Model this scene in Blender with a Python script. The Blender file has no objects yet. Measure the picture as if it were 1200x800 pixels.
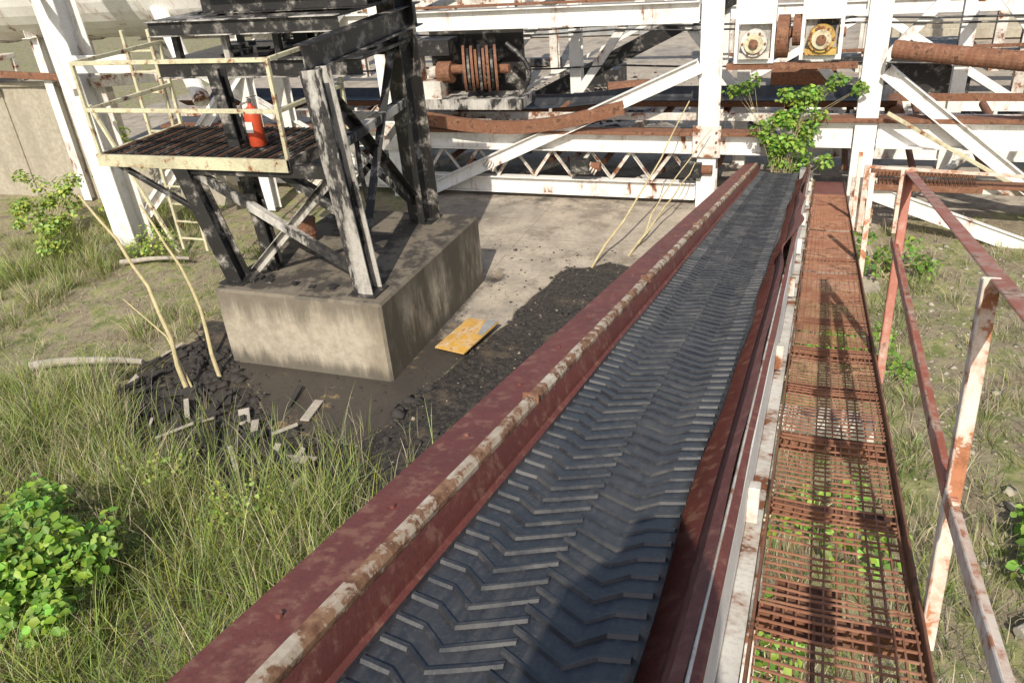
import bpy, math, random
import numpy as np
from mathutils import Vector, Matrix
random.seed(7); rng=np.random.default_rng(7)
scene=bpy.context.scene
H=5.5
# ---------------------------------------------------------------- camera
a=math.radians(22.5);p=math.radians(28.5);r=math.radians(5);S=math.radians(12)
fwd=Vector((-math.sin(a)*math.cos(p),math.cos(a)*math.cos(p),-math.sin(p)))
r0=Vector((math.cos(a),math.sin(a),0));u0=r0.cross(fwd)
R=math.cos(r)*r0-math.sin(r)*u0;U=math.sin(r)*r0+math.cos(r)*u0
cd=bpy.data.cameras.new("camera");cam=bpy.data.objects.new("camera",cd);scene.collection.objects.link(cam)
M=Matrix.Identity(4)
for i in range(3):
    M[i][0]=R[i];M[i][1]=U[i];M[i][2]=-fwd[i]
M.translation=Vector((0,0,H));cam.matrix_world=M
cd.sensor_width=36;cd.lens=28.2;cd.clip_start=0.05;cd.clip_end=2000
scene.camera=cam
# ---------------------------------------------------------------- light
L=Vector((-0.155,0.75,-0.64)).normalized()
sd=bpy.data.lights.new("sun","SUN");sd.energy=5.0;sd.angle=math.radians(0.5);sd.color=(1.0,0.94,0.83)
so=bpy.data.objects.new("sun",sd);scene.collection.objects.link(so);so.rotation_euler=L.to_track_quat('-Z','Y').to_euler();so.location=(0,-10,20)
w=bpy.data.worlds.new("World");scene.world=w;w.use_nodes=True
nt=w.node_tree;bg=nt.nodes["Background"];sk=nt.nodes.new("ShaderNodeTexSky");sk.sky_type='NISHITA';sk.sun_disc=False
sk.sun_elevation=math.radians(40);sk.sun_rotation=math.radians(168);sk.air_density=1.0;sk.dust_density=2.0
nt.links.new(sk.outputs[0],bg.inputs[0]);bg.inputs[1].default_value=0.14
scene.view_settings.view_transform='Standard';scene.view_settings.look='None';scene.view_settings.exposure=0
# ---------------------------------------------------------------- materials
class NB:
    def __init__(s,name):
        s.m=bpy.data.materials.new(name);s.m.use_nodes=True;s.t=s.m.node_tree
        s.b=s.t.nodes["Principled BSDF"];s.out=s.t.nodes["Material Output"]
        s.tc=s.t.nodes.new("ShaderNodeTexCoord");s.co=s.tc.outputs["Object"]
    def l(s,x,y): s.t.links.new(x,y)
    def noise(s,scale,detail=6,rough=0.6,vec=None,dist=0.0):
        n=s.t.nodes.new("ShaderNodeTexNoise");n.inputs["Scale"].default_value=scale;n.inputs["Detail"].default_value=min(detail,5)
        n.inputs["Roughness"].default_value=rough;n.inputs["Distortion"].default_value=0.0
        s.l(vec or s.co,n.inputs["Vector"]);return n.outputs["Fac"]
    def mapv(s,scale=(1,1,1),loc=(0,0,0)):
        n=s.t.nodes.new("ShaderNodeMapping");n.inputs["Scale"].default_value=scale;n.inputs["Location"].default_value=loc
        s.l(s.co,n.inputs["Vector"]);return n.outputs[0]
    def ramp(s,x,lo,hi):
        n=s.t.nodes.new("ShaderNodeMapRange");n.interpolation_type='SMOOTHSTEP';n.inputs[1].default_value=lo;n.inputs[2].default_value=hi
        s.l(x,n.inputs[0]);return n.outputs[0]
    def math(s,op,x,y):
        n=s.t.nodes.new("ShaderNodeMath");n.operation=op
        for i,v in enumerate((x,y)):
            if isinstance(v,(int,float)): n.inputs[i].default_value=v
            else: s.l(v,n.inputs[i])
        return n.outputs[0]
    def mix(s,f,x,y,mode='MIX'):
        n=s.t.nodes.new("ShaderNodeMix");n.data_type='RGBA';n.blend_type=mode
        def st(i,v):
            if isinstance(v,(int,float)): n.inputs[i].default_value=v
            elif isinstance(v,tuple): n.inputs[i].default_value=(v[0],v[1],v[2],1)
            else: s.l(v,n.inputs[i])
        st(0,f);st(6,x);st(7,y);return n.outputs[2]
    def bump(s,h,str_=0.5,dist=0.01):
        n=s.t.nodes.new("ShaderNodeBump");n.inputs["Strength"].default_value=str_;n.inputs["Distance"].default_value=dist
        s.l(h,n.inputs["Height"]);s.l(n.outputs[0],s.b.inputs["Normal"])
    def fin(s,col,rough=0.8,metal=0.0):
        s.l(col,s.b.inputs["Base Color"]) if not isinstance(col,tuple) else None
        if isinstance(rough,(int,float)): s.b.inputs["Roughness"].default_value=rough
        else: s.l(rough,s.b.inputs["Roughness"])
        s.b.inputs["Metallic"].default_value=metal;return s.m
def painted(name,base,rust=0.4,rustc=((0.10,0.035,0.015),(0.26,0.10,0.04)),grime=0.5,scale=2.5,rgh=0.55,streak=False,grimec=(0.12,0.09,0.06),fines=40,famt=0.35):
    n=NB(name)
    v=n.mapv((1,1,0.35)) if streak else None
    m1=n.noise(scale,10,0.68,v,0.3);lo=0.72-0.42*rust
    mask=n.ramp(m1,lo,lo+0.05)
    fine=n.noise(fines,3,0.7)
    g=n.ramp(n.noise(1.3,8,0.7,v),0.38,0.72)
    c=n.mix(n.math('MULTIPLY',g,grime),base,grimec)
    c=n.mix(n.math('MULTIPLY',n.ramp(fine,0.45,0.75),famt),c,grimec)
    halo=n.ramp(m1,lo-0.09,lo+0.03)
    c=n.mix(n.math('MULTIPLY',halo,0.45),c,rustc[1])
    rc=n.mix(n.ramp(n.noise(14,4,0.75),0.35,0.65),rustc[0],rustc[1])
    c=n.mix(mask,c,rc)
    n.bump(fine,0.35,0.003)
    ro=n.math('ADD',n.math('MULTIPLY',mask,0.9-rgh),rgh)
    return n.fin(c,ro)
WHITE=painted("white_paint",(0.84,0.82,0.77),0.22,grime=0.25,streak=True,grimec=(0.34,0.28,0.21))
WHITE2=painted("white_paint_worn",(0.72,0.69,0.62),0.38,grime=0.5,scale=3.5,grimec=(0.24,0.19,0.13))
CREAM=painted("cream_rail_paint",(0.64,0.60,0.40),0.30,grime=0.4,scale=6)
BLACK=painted("coal_black_steel",(0.017,0.016,0.016),0.30,rustc=((0.12,0.10,0.085),(0.34,0.31,0.27)),grime=0.3,grimec=(0.05,0.044,0.038),rgh=0.5,scale=3.5)
BLKWHT=painted("coal_stained_white",(0.52,0.49,0.44),0.50,rustc=((0.015,0.014,0.014),(0.05,0.045,0.04)),grime=0.5,scale=2.6,streak=True)
REDOX=painted("red_oxide",(0.185,0.050,0.038),0.36,rustc=((0.10,0.038,0.027),(0.23,0.10,0.07)),grime=0.55,grimec=(0.09,0.030,0.025),scale=14,rgh=0.65,fines=75,famt=0.8)
REDPINK=painted("red_oxide_rail",(0.36,0.11,0.065),0.42,rustc=((0.16,0.055,0.025),(0.48,0.36,0.28)),grime=0.35,grimec=(0.16,0.06,0.03),scale=5)
RUST=painted("rust",(0.20,0.085,0.045),0.5,rustc=((0.085,0.036,0.020),(0.28,0.14,0.08)),grime=0.5,grimec=(0.10,0.048,0.028),scale=6,rgh=0.85)
GRATE=painted("grating_rust",(0.27,0.115,0.065),0.5,rustc=((0.13,0.055,0.03),(0.38,0.20,0.12)),grime=0.5,grimec=(0.14,0.06,0.035),scale=2.5,rgh=0.85)
RAILWH=painted("rail_white_rusty",(0.70,0.61,0.52),0.42,rustc=((0.18,0.06,0.025),(0.42,0.18,0.09)),grime=0.4,scale=7,grimec=(0.40,0.22,0.13))
RIDGE=painted("ridge_paint",(0.62,0.55,0.43),0.58,rustc=((0.14,0.06,0.03),(0.30,0.165,0.09)),grime=0.6,scale=9,grimec=(0.28,0.17,0.09))
REDEXT=painted("extinguisher_red",(0.55,0.07,0.025),0.10,grime=0.2,rgh=0.35,scale=12)
YEL=painted("yellow_sheet",(0.60,0.34,0.06),0.48,rustc=((0.40,0.17,0.03),(0.60,0.49,0.32)),grime=0.7,scale=5,grimec=(0.38,0.20,0.07))
YELM=painted("yellow_casting",(0.62,0.42,0.10),0.42,grime=0.5,scale=6)
GREYP=painted("grey_paint",(0.34,0.35,0.34),0.3,grime=0.5)
def mk_rubber():
    n=NB("belt_rubber")
    d=n.ramp(n.noise(4,8,0.75,n.mapv((1.3,0.22,1))),0.42,0.72)
    c=n.mix(n.math('MULTIPLY',d,0.65),(0.028,0.029,0.032),(0.11,0.105,0.10))
    f=n.noise(60,4,0.7);c=n.mix(n.math('MULTIPLY',n.ramp(f,0.5,0.75),0.35),c,(0.16,0.15,0.14))
    n.bump(f,0.25,0.003);return n.fin(c,n.math('ADD',n.math('MULTIPLY',d,0.2),0.38))
RUBBER=mk_rubber()
def mk_rib():
    n=NB("belt_rib_rubber")
    d=n.ramp(n.noise(5,8,0.75),0.4,0.68)
    c=n.mix(d,(0.026,0.027,0.030),(0.075,0.072,0.069));f=n.noise(80,3,0.7)
    n.bump(f,0.2,0.002);return n.fin(c,n.math('ADD',n.math('MULTIPLY',d,0.2),0.36))
RIB=mk_rib()
def mk_conc(name,base,dark,stain=0.5,top=False):
    n=NB(name)
    v=n.mapv((1,1,0.3))
    s1=n.ramp(n.noise(1.2,10,0.7,v),0.45,0.68);s2=n.noise(9,8,0.7);s3=n.noise(60,3,0.7)
    c=n.mix(n.ramp(s2,0.3,0.7),base,tuple(x*0.72 for x in base))
    c=n.mix(n.math('MULTIPLY',s1,stain),c,dark)
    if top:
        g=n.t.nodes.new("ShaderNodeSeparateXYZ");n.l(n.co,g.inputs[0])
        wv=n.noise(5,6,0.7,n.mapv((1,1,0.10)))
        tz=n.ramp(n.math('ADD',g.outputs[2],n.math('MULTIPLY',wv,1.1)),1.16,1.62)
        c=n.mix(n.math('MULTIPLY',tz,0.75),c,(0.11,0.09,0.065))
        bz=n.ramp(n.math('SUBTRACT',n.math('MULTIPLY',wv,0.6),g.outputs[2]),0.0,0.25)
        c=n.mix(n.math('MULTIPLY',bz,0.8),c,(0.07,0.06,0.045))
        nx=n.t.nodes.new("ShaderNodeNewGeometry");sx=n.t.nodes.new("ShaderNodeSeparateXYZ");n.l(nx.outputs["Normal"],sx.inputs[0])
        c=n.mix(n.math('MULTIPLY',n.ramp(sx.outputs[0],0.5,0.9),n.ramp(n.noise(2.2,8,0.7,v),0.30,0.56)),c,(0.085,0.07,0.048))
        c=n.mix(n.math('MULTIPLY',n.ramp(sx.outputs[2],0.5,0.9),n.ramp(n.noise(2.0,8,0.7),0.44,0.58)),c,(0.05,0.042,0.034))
    n.bump(n.math('ADD',s2,n.math('MULTIPLY',s3,0.4)),0.4,0.01);return n.fin(c,0.9)
CONC=mk_conc("pier_concrete",(0.44,0.38,0.29),(0.19,0.15,0.10),0.65,True)
WALLC=mk_conc("wall_concrete",(0.45,0.40,0.31),(0.25,0.21,0.155),0.5)
STONE=mk_conc("coal_chunk",(0.050,0.042,0.036),(0.018,0.017,0.016),0.6)
PEBB=mk_conc("pebble",(0.30,0.25,0.19),(0.10,0.085,0.07),0.6)
WOODM=mk_conc("weathered_wood",(0.44,0.39,0.32),(0.22,0.19,0.15),0.5)
STALK=mk_conc("dry_stalk_bark",(0.56,0.47,0.26),(0.34,0.27,0.14),0.6)
def mk_leaf(name,trans=0.35):
    n=NB(name)
    at=n.t.nodes.new("ShaderNodeAttribute");at.attribute_name="Col"
    n.l(at.outputs["Color"],n.b.inputs["Base Color"]);n.b.inputs["Roughness"].default_value=0.5
    tr=n.t.nodes.new("ShaderNodeBsdfTranslucent");n.l(at.outputs["Color"],tr.inputs[0])
    mx=n.t.nodes.new("ShaderNodeMixShader");mx.inputs[0].default_value=trans
    n.l(n.b.outputs[0],mx.inputs[1]);n.l(tr.outputs[0],mx.inputs[2]);n.l(mx.outputs[0],n.out.inputs[0]);return n.m
LEAF=mk_leaf("leaf");GRASSM=mk_leaf("grass_blade",0.3)
# ---------------------------------------------------------------- mesh builder
class B:
    def __init__(s,name): s.n=name;s.v=[];s.f=[];s.mi=[];s.mats=[]
    def mat(s,m):
        if m not in s.mats: s.mats.append(m)
        return s.mats.index(m)
    def raw(s,vs,fs,m):
        o=len(s.v);k=s.mat(m);s.v+= [tuple(v) for v in vs];s.f+=[tuple(i+o for i in f) for f in fs];s.mi+=[k]*len(fs)
    def box(s,lo,hi,m):
        x0,y0,z0=lo;x1,y1,z1=hi
        s.raw([(x0,y0,z0),(x1,y0,z0),(x1,y1,z0),(x0,y1,z0),(x0,y0,z1),(x1,y0,z1),(x1,y1,z1),(x0,y1,z1)],
              [(0,3,2,1),(4,5,6,7),(0,1,5,4),(1,2,6,5),(2,3,7,6),(3,0,4,7)],m)
    def fr(s,A,Bp,up=(0,0,1)):
        A=Vector(A);Bp=Vector(Bp);d=(Bp-A).normalized();up=Vector(up)
        if abs(d.dot(up))>0.98: up=Vector((0,1,0))
        sd=d.cross(up).normalized();u=sd.cross(d).normalized();return A,Bp,d,sd,u
    def beam(s,A,Bp,w_,h_,m,up=(0,0,1),off=(0,0)):
        A,Bp,d,sd,u=s.fr(A,Bp,up);o=sd*off[0]+u*off[1]
        c=[(-w_/2,-h_/2),(w_/2,-h_/2),(w_/2,h_/2),(-w_/2,h_/2)]
        vs=[P+o+sd*x+u*y for P in (A,Bp) for x,y in c]
        s.raw(vs,[(0,1,2,3),(7,6,5,4),(0,4,5,1),(1,5,6,2),(2,6,7,3),(3,7,4,0)],m)
    def ibeam(s,A,Bp,w_,h_,t,m,up=(0,0,1),m2=None):
        s.beam(A,Bp,w_,t,m,up,(0,h_/2-t/2));s.beam(A,Bp,w_,t,m,up,(0,-h_/2+t/2));s.beam(A,Bp,t,h_-2*t,m2 or m,up)
    def chan(s,A,Bp,w_,h_,t,m,up=(0,0,1),side=1):
        s.beam(A,Bp,w_,t,m,up,(0,h_/2-t/2));s.beam(A,Bp,w_,t,m,up,(0,-h_/2+t/2));s.beam(A,Bp,t,h_-2*t,m,up,(side*(w_/2-t/2),0))
    def angle(s,A,Bp,w_,t,m,up=(0,0,1),side=1):
        s.beam(A,Bp,w_,t,m,up,(0,w_/2));s.beam(A,Bp,t,w_,m,up,(side*(w_/2-t/2),-t/2))
    def cyl(s,A,Bp,r_,m,n=16,r2=None):
        A,Bp,d,sd,u=s.fr(A,Bp);r2=r_ if r2 is None else r2
        vs=[P+sd*(q*math.cos(2*math.pi*i/n))+u*(q*math.sin(2*math.pi*i/n)) for P,q in((A,r_),(Bp,r2)) for i in range(n)]
        s.raw(vs,[(i,(i+1)%n,n+(i+1)%n,n+i) for i in range(n)]+[tuple(reversed(range(n))),tuple(range(n,2*n))],m)
    def tube(s,pts,r_,m,n=8,taper=1.0):
        for i in range(len(pts)-1):
            k0=1+(taper-1)*i/(len(pts)-1);k1=1+(taper-1)*(i+1)/(len(pts)-1)
            s.cyl(pts[i],pts[i+1],r_*k0,m,n,r_*k1)
    def done(s,bevel=0.004,parent=None,mat=None,smooth=True):
        me=bpy.data.meshes.new(s.n);me.from_pydata(s.v,[],s.f);me.polygons.foreach_set("material_index",s.mi)
        for m in s.mats: me.materials.append(m)
        me.update();ob=bpy.data.objects.new(s.n,me);scene.collection.objects.link(ob)
        if parent: ob.parent=parent
        if mat is not None: ob.matrix_world=mat
        if bevel:
            md=ob.modifiers.new("bevel",'BEVEL');md.width=bevel;md.segments=1;md.limit_method='ANGLE';md.angle_limit=math.radians(50)
        return ob
def empty(name,mat=None):
    e=bpy.data.objects.new(name,None);scene.collection.objects.link(e)
    if mat is not None: e.matrix_world=mat
    return e
def np_mesh(name,V,F4,F3,mat,col=None,parent=None):
    me=bpy.data.meshes.new(name);nv=len(V);n4=0 if F4 is None else len(F4);n3=0 if F3 is None else len(F3)
    me.vertices.add(nv);me.vertices.foreach_set("co",V.astype(np.float32).ravel())
    loops=[];st=[]
    if n4: loops.append(F4.ravel());st.append(np.arange(n4)*4)
    if n3: loops.append(F3.ravel());st.append(n4*4+np.arange(n3)*3)
    lp=np.concatenate(loops).astype(np.int32);me.loops.add(len(lp));me.loops.foreach_set("vertex_index",lp)
    me.polygons.add(n4+n3);me.polygons.foreach_set("loop_start",np.concatenate(st).astype(np.int32))
    me.update(calc_edges=True);me.validate()
    if col is not None:
        ca=me.color_attributes.new("Col",'FLOAT_COLOR','POINT')
        c4=np.ones((nv,4),np.float32);c4[:,:3]=col;ca.data.foreach_set("color",c4.ravel())
    me.materials.append(mat);ob=bpy.data.objects.new(name,me);scene.collection.objects.link(ob)
    if parent: ob.parent=parent
    return ob
# ---------------------------------------------------------------- ground
def sm(x,lo,hi):
    t=np.clip((x-lo)/(hi-lo),0,1);return t*t*(3-2*t)
_ph=rng.uniform(0,6.28,(24,));_dr=rng.uniform(-1,1,(24,2))
def lumpy(x,y,f=1.0):
    s=0
    for i in range(24):
        k=f*(0.5+i*0.28);d=_dr[i]/np.linalg.norm(_dr[i]);s=s+np.sin(k*(d[0]*x+d[1]*y)*2+_ph[i])/(1+i*0.35)
    return s/4.0
def masks(x,y):
    n=lumpy(x,y)
    edge_l=-9.0+0.7*n
    lowy=5.1+0.6*n+np.clip(-x-6,0,3)*0.45
    coal=sm(x,edge_l-0.3,edge_l+0.3)*sm(y,lowy-.2,lowy+.5)*(1-sm(y,12.0+0.4*n,12.5+0.4*n))*(1-sm(x,-0.8,-0.2))
    conc=sm(y,11.9+0.35*n,12.2+0.35*n)*sm(x,-8.2,-8.0)*(1-sm(x+0.3*n-np.clip(y-15.0,0,9)*3,0.8,1.2))
    xe=-4.45+0.17*(y-8.7)+0.18*n
    low=6.55+0.35*n+np.clip(-x-6.0,0,3)*0.9
    conc=np.maximum(conc,sm(y,low-.15,low+.25)*sm(x,-8.2,-8.0)*(1-sm(x,xe-0.1,xe+0.15)))
    conc=np.maximum(conc,sm(y,17,17.5)*sm(x,-25,-22))
    coal=coal*(1-conc*0.9)
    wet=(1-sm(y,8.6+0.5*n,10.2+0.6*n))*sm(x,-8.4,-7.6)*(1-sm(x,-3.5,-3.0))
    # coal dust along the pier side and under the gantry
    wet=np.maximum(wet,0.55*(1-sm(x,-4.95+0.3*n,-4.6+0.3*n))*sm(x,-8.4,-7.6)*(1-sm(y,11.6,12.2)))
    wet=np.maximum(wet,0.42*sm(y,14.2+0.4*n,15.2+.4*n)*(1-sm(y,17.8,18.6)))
    grass=np.clip((1-conc)*(1-coal),0,1)
    return grass,coal,conc,wet
gx=np.concatenate([[-900,-400,-200,-100,-60,-40,-30],np.arange(-24,-12,0.3),np.arange(-12,3,0.1),np.arange(3,10,0.3),[14,20,30,60,100,200,400,900]])
gy=np.concatenate([[-900,-300,-100,-40,-15,-5],np.arange(0,14,0.1),np.arange(14,26,0.4),[28,32,38,45,60,80,120,200,400,900]])
X,Y=np.meshgrid(gx,gy);x=X.ravel();y=Y.ravel()
g_,c_,k_,w_=masks(x,y)
near=((x>-26)&(x<11)&(y>-5)&(y<27)).astype(float)
def gz(xx,yy):
    g,c,k,_=masks(xx,yy);return (g*0.07*lumpy(xx*1.3,yy*1.3)+c*(0.022*lumpy(xx*3,yy*3)+0.0))*(1-k)-0.03*g
z=near*gz(x,y)
V=np.stack([x,y,z],1);nx_=len(gx);ny_=len(gy)
ii,jj=np.meshgrid(np.arange(nx_-1),np.arange(ny_-1));b0=(jj*nx_+ii).ravel()
F=np.stack([b0,b0+1,b0+1+nx_,b0+nx_],1)
def mk_ground():
    n=NB("ground_mix");at=n.t.nodes.new("ShaderNodeAttribute");at.attribute_name="Col"
    sp=n.t.nodes.new("ShaderNodeSeparateColor");n.l(at.outputs["Color"],sp.inputs[0])
    n1=n.noise(2.0,10,0.7);n2=n.noise(12,10,0.75);n3=n.noise(70,4,0.8);big=n.noise(0.25,6,0.65)
    def pert(o,am=0.7): return n.ramp(n.math('ADD',o,n.math('MULTIPLY',n.math('SUBTRACT',n2,0.5),am*1.6)),0.4,0.62)
    dirt=n.mix(n.ramp(n1,0.35,0.65),(0.23,0.185,0.12),(0.43,0.365,0.26))
    dirt=n.mix(n.ramp(n2,0.48,0.7),dirt,(0.15,0.12,0.07))
    grn=n.mix(n.ramp(n.noise(5,8,0.7),0.4,0.6),(0.15,0.175,0.055),(0.30,0.28,0.125))
    soil=n.mix(n.ramp(n1,0.44,0.58),dirt,grn)
    cb=n.mix(n.ramp(n1,0.3,0.7),(0.47,0.40,0.315),(0.34,0.29,0.225))
    cb=n.mix(n.math('MULTIPLY',n.ramp(n2,0.48,0.68),0.6),cb,(0.20,0.165,0.125))
    cb=n.mix(n.math('MULTIPLY',n.ramp(big,0.50,0.66),0.5),cb,(0.20,0.185,0.165))
    cb=n.mix(n.math('MULTIPLY',n.ramp(n.noise(0.9,5,0.75),0.50,0.64),0.6),cb,(0.15,0.12,0.09))
    br=n.t.nodes.new("ShaderNodeTexBrick");br.inputs["Scale"].default_value=1.0;br.inputs["Mortar Size"].default_value=0.010
    br.inputs["Brick Width"].default_value=5.1;br.inputs["Row Height"].default_value=4.4;br.offset=0.0;n.l(n.co,br.inputs["Vector"])
    cb=n.mix(n.math('MULTIPLY',br.outputs["Fac"],0.4),cb,(0.10,0.085,0.065))
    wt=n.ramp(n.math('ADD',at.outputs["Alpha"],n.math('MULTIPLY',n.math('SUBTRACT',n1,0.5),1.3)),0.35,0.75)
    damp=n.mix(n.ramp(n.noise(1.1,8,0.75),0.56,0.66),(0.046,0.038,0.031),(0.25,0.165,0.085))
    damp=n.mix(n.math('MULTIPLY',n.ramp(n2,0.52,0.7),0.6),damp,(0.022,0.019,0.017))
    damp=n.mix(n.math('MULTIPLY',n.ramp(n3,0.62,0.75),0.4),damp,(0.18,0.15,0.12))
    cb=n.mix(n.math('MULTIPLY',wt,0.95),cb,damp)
    coal=n.mix(n.ramp(n2,0.4,0.66),(0.020,0.018,0.016),(0.075,0.060,0.047))
    coal=n.mix(n.math('MULTIPLY',n.ramp(n3,0.57,0.70),0.7),coal,(0.23,0.185,0.14))
    coal=n.mix(n.math('MULTIPLY',n.ramp(n.noise(1.6,5,0.7),0.54,0.68),0.5),coal,(0.17,0.125,0.08))
    c=n.mix(pert(sp.outputs[1]),soil,coal);c=n.mix(pert(sp.outputs[2],0.35),c,cb)
    hb=n.math('ADD',n.math('MULTIPLY',n2,1.0),n.math('MULTIPLY',n3,0.5))
    hb=n.math('MULTIPLY',hb,n.math('SUBTRACT',1.12,sp.outputs[2]))
    n.bump(hb,0.7,0.03)
    ro=n.math('SUBTRACT',0.95,n.math('MULTIPLY',wt,0.42));return n.fin(c,ro)
go=np_mesh("ground",V,F,None,mk_ground())
ca=go.data.color_attributes.new("Col",'FLOAT_COLOR','POINT')
c4=np.stack([g_,c_,k_,w_],1).astype(np.float32);ca.data.foreach_set("color",c4.ravel())
# ---------------------------------------------------------------- grass
def blades(px,py,pz,hh,ww,lean,azi,col):
    n=len(px);lv=np.array([0,0.4,0.75,1.0]);dx=np.cos(azi);dy=np.sin(azi)
    V=np.zeros((n,7,3));C=np.zeros((n,7,3));idx=0
    tw=azi+np.pi/2+rng.uniform(-1,1,n)
    for li,t in enumerate(lv):
        off=lean*hh*(t**1.8);zz=pz+hh*t*(1-0.35*np.minimum(lean,1.3)*t);cx=px+dx*off;cy=py+dy*off
        wd=ww*(1-0.75*t)*0.5
        if li<3:
            for sgn in(-1,1):
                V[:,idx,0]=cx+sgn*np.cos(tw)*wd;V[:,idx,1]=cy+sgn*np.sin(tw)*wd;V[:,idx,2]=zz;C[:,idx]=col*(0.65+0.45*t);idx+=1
        else:
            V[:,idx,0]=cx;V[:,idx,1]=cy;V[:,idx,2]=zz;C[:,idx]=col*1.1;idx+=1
    b=(np.arange(n)*7)[:,None]
    F4=np.concatenate([b+np.array([0,1,3,2]),b+np.array([2,3,5,4])]);F3=b+np.array([4,5,6])
    return V.reshape(-1,3),F4,F3,C.reshape(-1,3)
def grass_field(name,pts,nb,hr,wr,green,leanr=(0.2,0.9),spread=0.12):
    P=[];
    for (tx,ty,sc,dry) in pts:
        k=int(nb*sc);P.append(np.stack([tx+rng.normal(0,spread*sc,k),ty+rng.normal(0,spread*sc,k),np.full(k,sc),np.full(k,dry),np.full(k,tx),np.full(k,ty)],1))
    P=np.concatenate(P);n=len(P)
    azi=np.arctan2(P[:,1]-P[:,5],P[:,0]-P[:,4])+rng.normal(0,0.6,n)
    hh=rng.uniform(hr[0],hr[1],n)*P[:,2];ww=rng.uniform(wr[0],wr[1],n)
    isdry=rng.random(n)<P[:,3]
    gcol=np.array(green)[None]*rng.uniform(0.6,1.4,(n,1))*np.stack([rng.uniform(0.8,1.3,n),np.ones(n),rng.uniform(0.6,1.3,n)],1)
    dcol=np.array([0.62,0.53,0.34])[None]*rng.uniform(0.5,1.15,(n,1))
    col=np.where(isdry[:,None],dcol,gcol)
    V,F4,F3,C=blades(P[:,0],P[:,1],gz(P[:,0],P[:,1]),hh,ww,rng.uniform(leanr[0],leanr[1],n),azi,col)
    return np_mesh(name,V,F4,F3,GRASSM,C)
pts=[]
def sprinkle(n,x0,x1,y0,y1,sc,dry,thr=0.45,cond=None):
    xs=rng.uniform(x0,x1,n*4);ys=rng.uniform(y0,y1,n*4);g,c,k,_=masks(xs,ys);c_n=lumpy(xs*1.1+5,ys*1.1)
    ok=(g>thr)
    if cond is not None: ok&=cond(xs,ys,c_n)
    xs=xs[ok][:n];ys=ys[ok][:n];cn=c_n[ok][:n]
    for i in range(len(xs)): pts.append((xs[i],ys[i],sc*random.uniform(0.5,1.45),min(0.95,max(0.03,dry+0.35*cn[i]))))
GR=(0.27,0.345,0.085)
sprinkle(370,-9.5,-2.6,1.5,6.6,1.15,0.26)
sprinkle(240,-11.5,-6.5,2.5,7.0,0.95,0.32,cond=lambda a,b,c:c>-0.35)
sprinkle(200,-15,-8.8,6.5,12.5,0.55,0.35,cond=lambda a,b,c:c>0.05)
sprinkle(110,-20,-12,6,13.5,0.7,0.25,cond=lambda a,b,c:c>-0.2)
sprinkle(70,-15,-12.3,9.5,13.5,0.9,0.15)
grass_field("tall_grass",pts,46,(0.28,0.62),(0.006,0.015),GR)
pts=[]
sprinkle(330,-2.4,1.4,1.0,13.5,0.7,0.45)
sprinkle(420,0.9,6.5,2,15,0.7,0.55,cond=lambda a,b,c:c>-0.35)
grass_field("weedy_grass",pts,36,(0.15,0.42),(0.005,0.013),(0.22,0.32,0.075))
pts=[]
sprinkle(1500,-17,-8,5.5,13,0.28,0.60);sprinkle(1250,-0.5,6.5,2,15.2,0.33,0.85);sprinkle(500,-10,-3,1.5,7,0.4,0.55)
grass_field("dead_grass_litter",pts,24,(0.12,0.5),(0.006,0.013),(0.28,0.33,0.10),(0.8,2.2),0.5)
pts=[(random.uniform(-5.4,-3.6),random.uniform(4.6,6.3),1.0,0.25) for _ in range(20)]+[(random.uniform(-8.3,-5.6),random.uniform(4.8,6.2),1.1,0.2) for _ in range(18)]+[(random.uniform(-8.9,-4),random.uniform(5.6,6.8),.5,0.5) for _ in range(18)]
grass_field("tall_grass_stems",pts,16,(0.5,0.95),(0.005,0.010),(0.30,0.38,0.12),(0.2,0.6),0.10)
# ---------------------------------------------------------------- leafy plants
def leaves(centers,rad,n,size,col,name,stems=None,squash=0.8,parent_stem_mat=STALK):
    cs=np.array(centers);k=rng.integers(0,len(cs),n)
    d=rng.normal(0,1,(n,3));d/=np.linalg.norm(d,axis=1)[:,None];rr=rng.uniform(0.35,1.0,n)**0.6
    rd=np.array([rad[i%len(rad)] for i in range(len(cs))])[k]
    P=cs[k]+d*(rr*rd)[:,None]*np.array([1,1,squash])
    P[:,2]=np.maximum(P[:,2],0.02)
    s=rng.uniform(size[0],size[1],n)
    nrm=d*0.6+np.array([0,-0.15,1.0])+rng.normal(0,0.45,(n,3));nrm/=np.linalg.norm(nrm,axis=1)[:,None]
    t=np.cross(nrm,rng.normal(0,1,(n,3)));t/=np.linalg.norm(t,axis=1)[:,None];b=np.cross(nrm,t)
    shp=[(0,0,0),(0.35,0.42,0.12),(0.72,0.30,0.1),(1.05,0,-0.08),(0.72,-0.30,0.1),(0.35,-0.42,0.12)]
    V=np.zeros((n,6,3))
    for i,(u,v_,w2) in enumerate(shp): V[:,i]=P+s[:,None]*(t*u+b*v_+nrm*w2)
    cl=np.array(col)[None]*rng.uniform(0.5,1.45,(n,1))*np.stack([rng.uniform(0.8,1.4,n),np.ones(n),rng.uniform(0.6,1.3,n)],1)
    C=np.repeat(cl[:,None,:],6,1)
    bI=(np.arange(n)*6)[:,None]
    F4=np.concatenate([bI+np.array([0,1,2,3]),bI+np.array([0,3,4,5])])
    e=empty(name);ob=np_mesh("foliage",V.reshape(-1,3),F4,None,LEAF,C.reshape(-1,3),parent=e)
    if stems:
        bb=B("stems")
        for st in stems: bb.tube(st[0],st[1],parent_stem_mat,6,0.4)
        bb.done(0,e)
    return e
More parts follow.
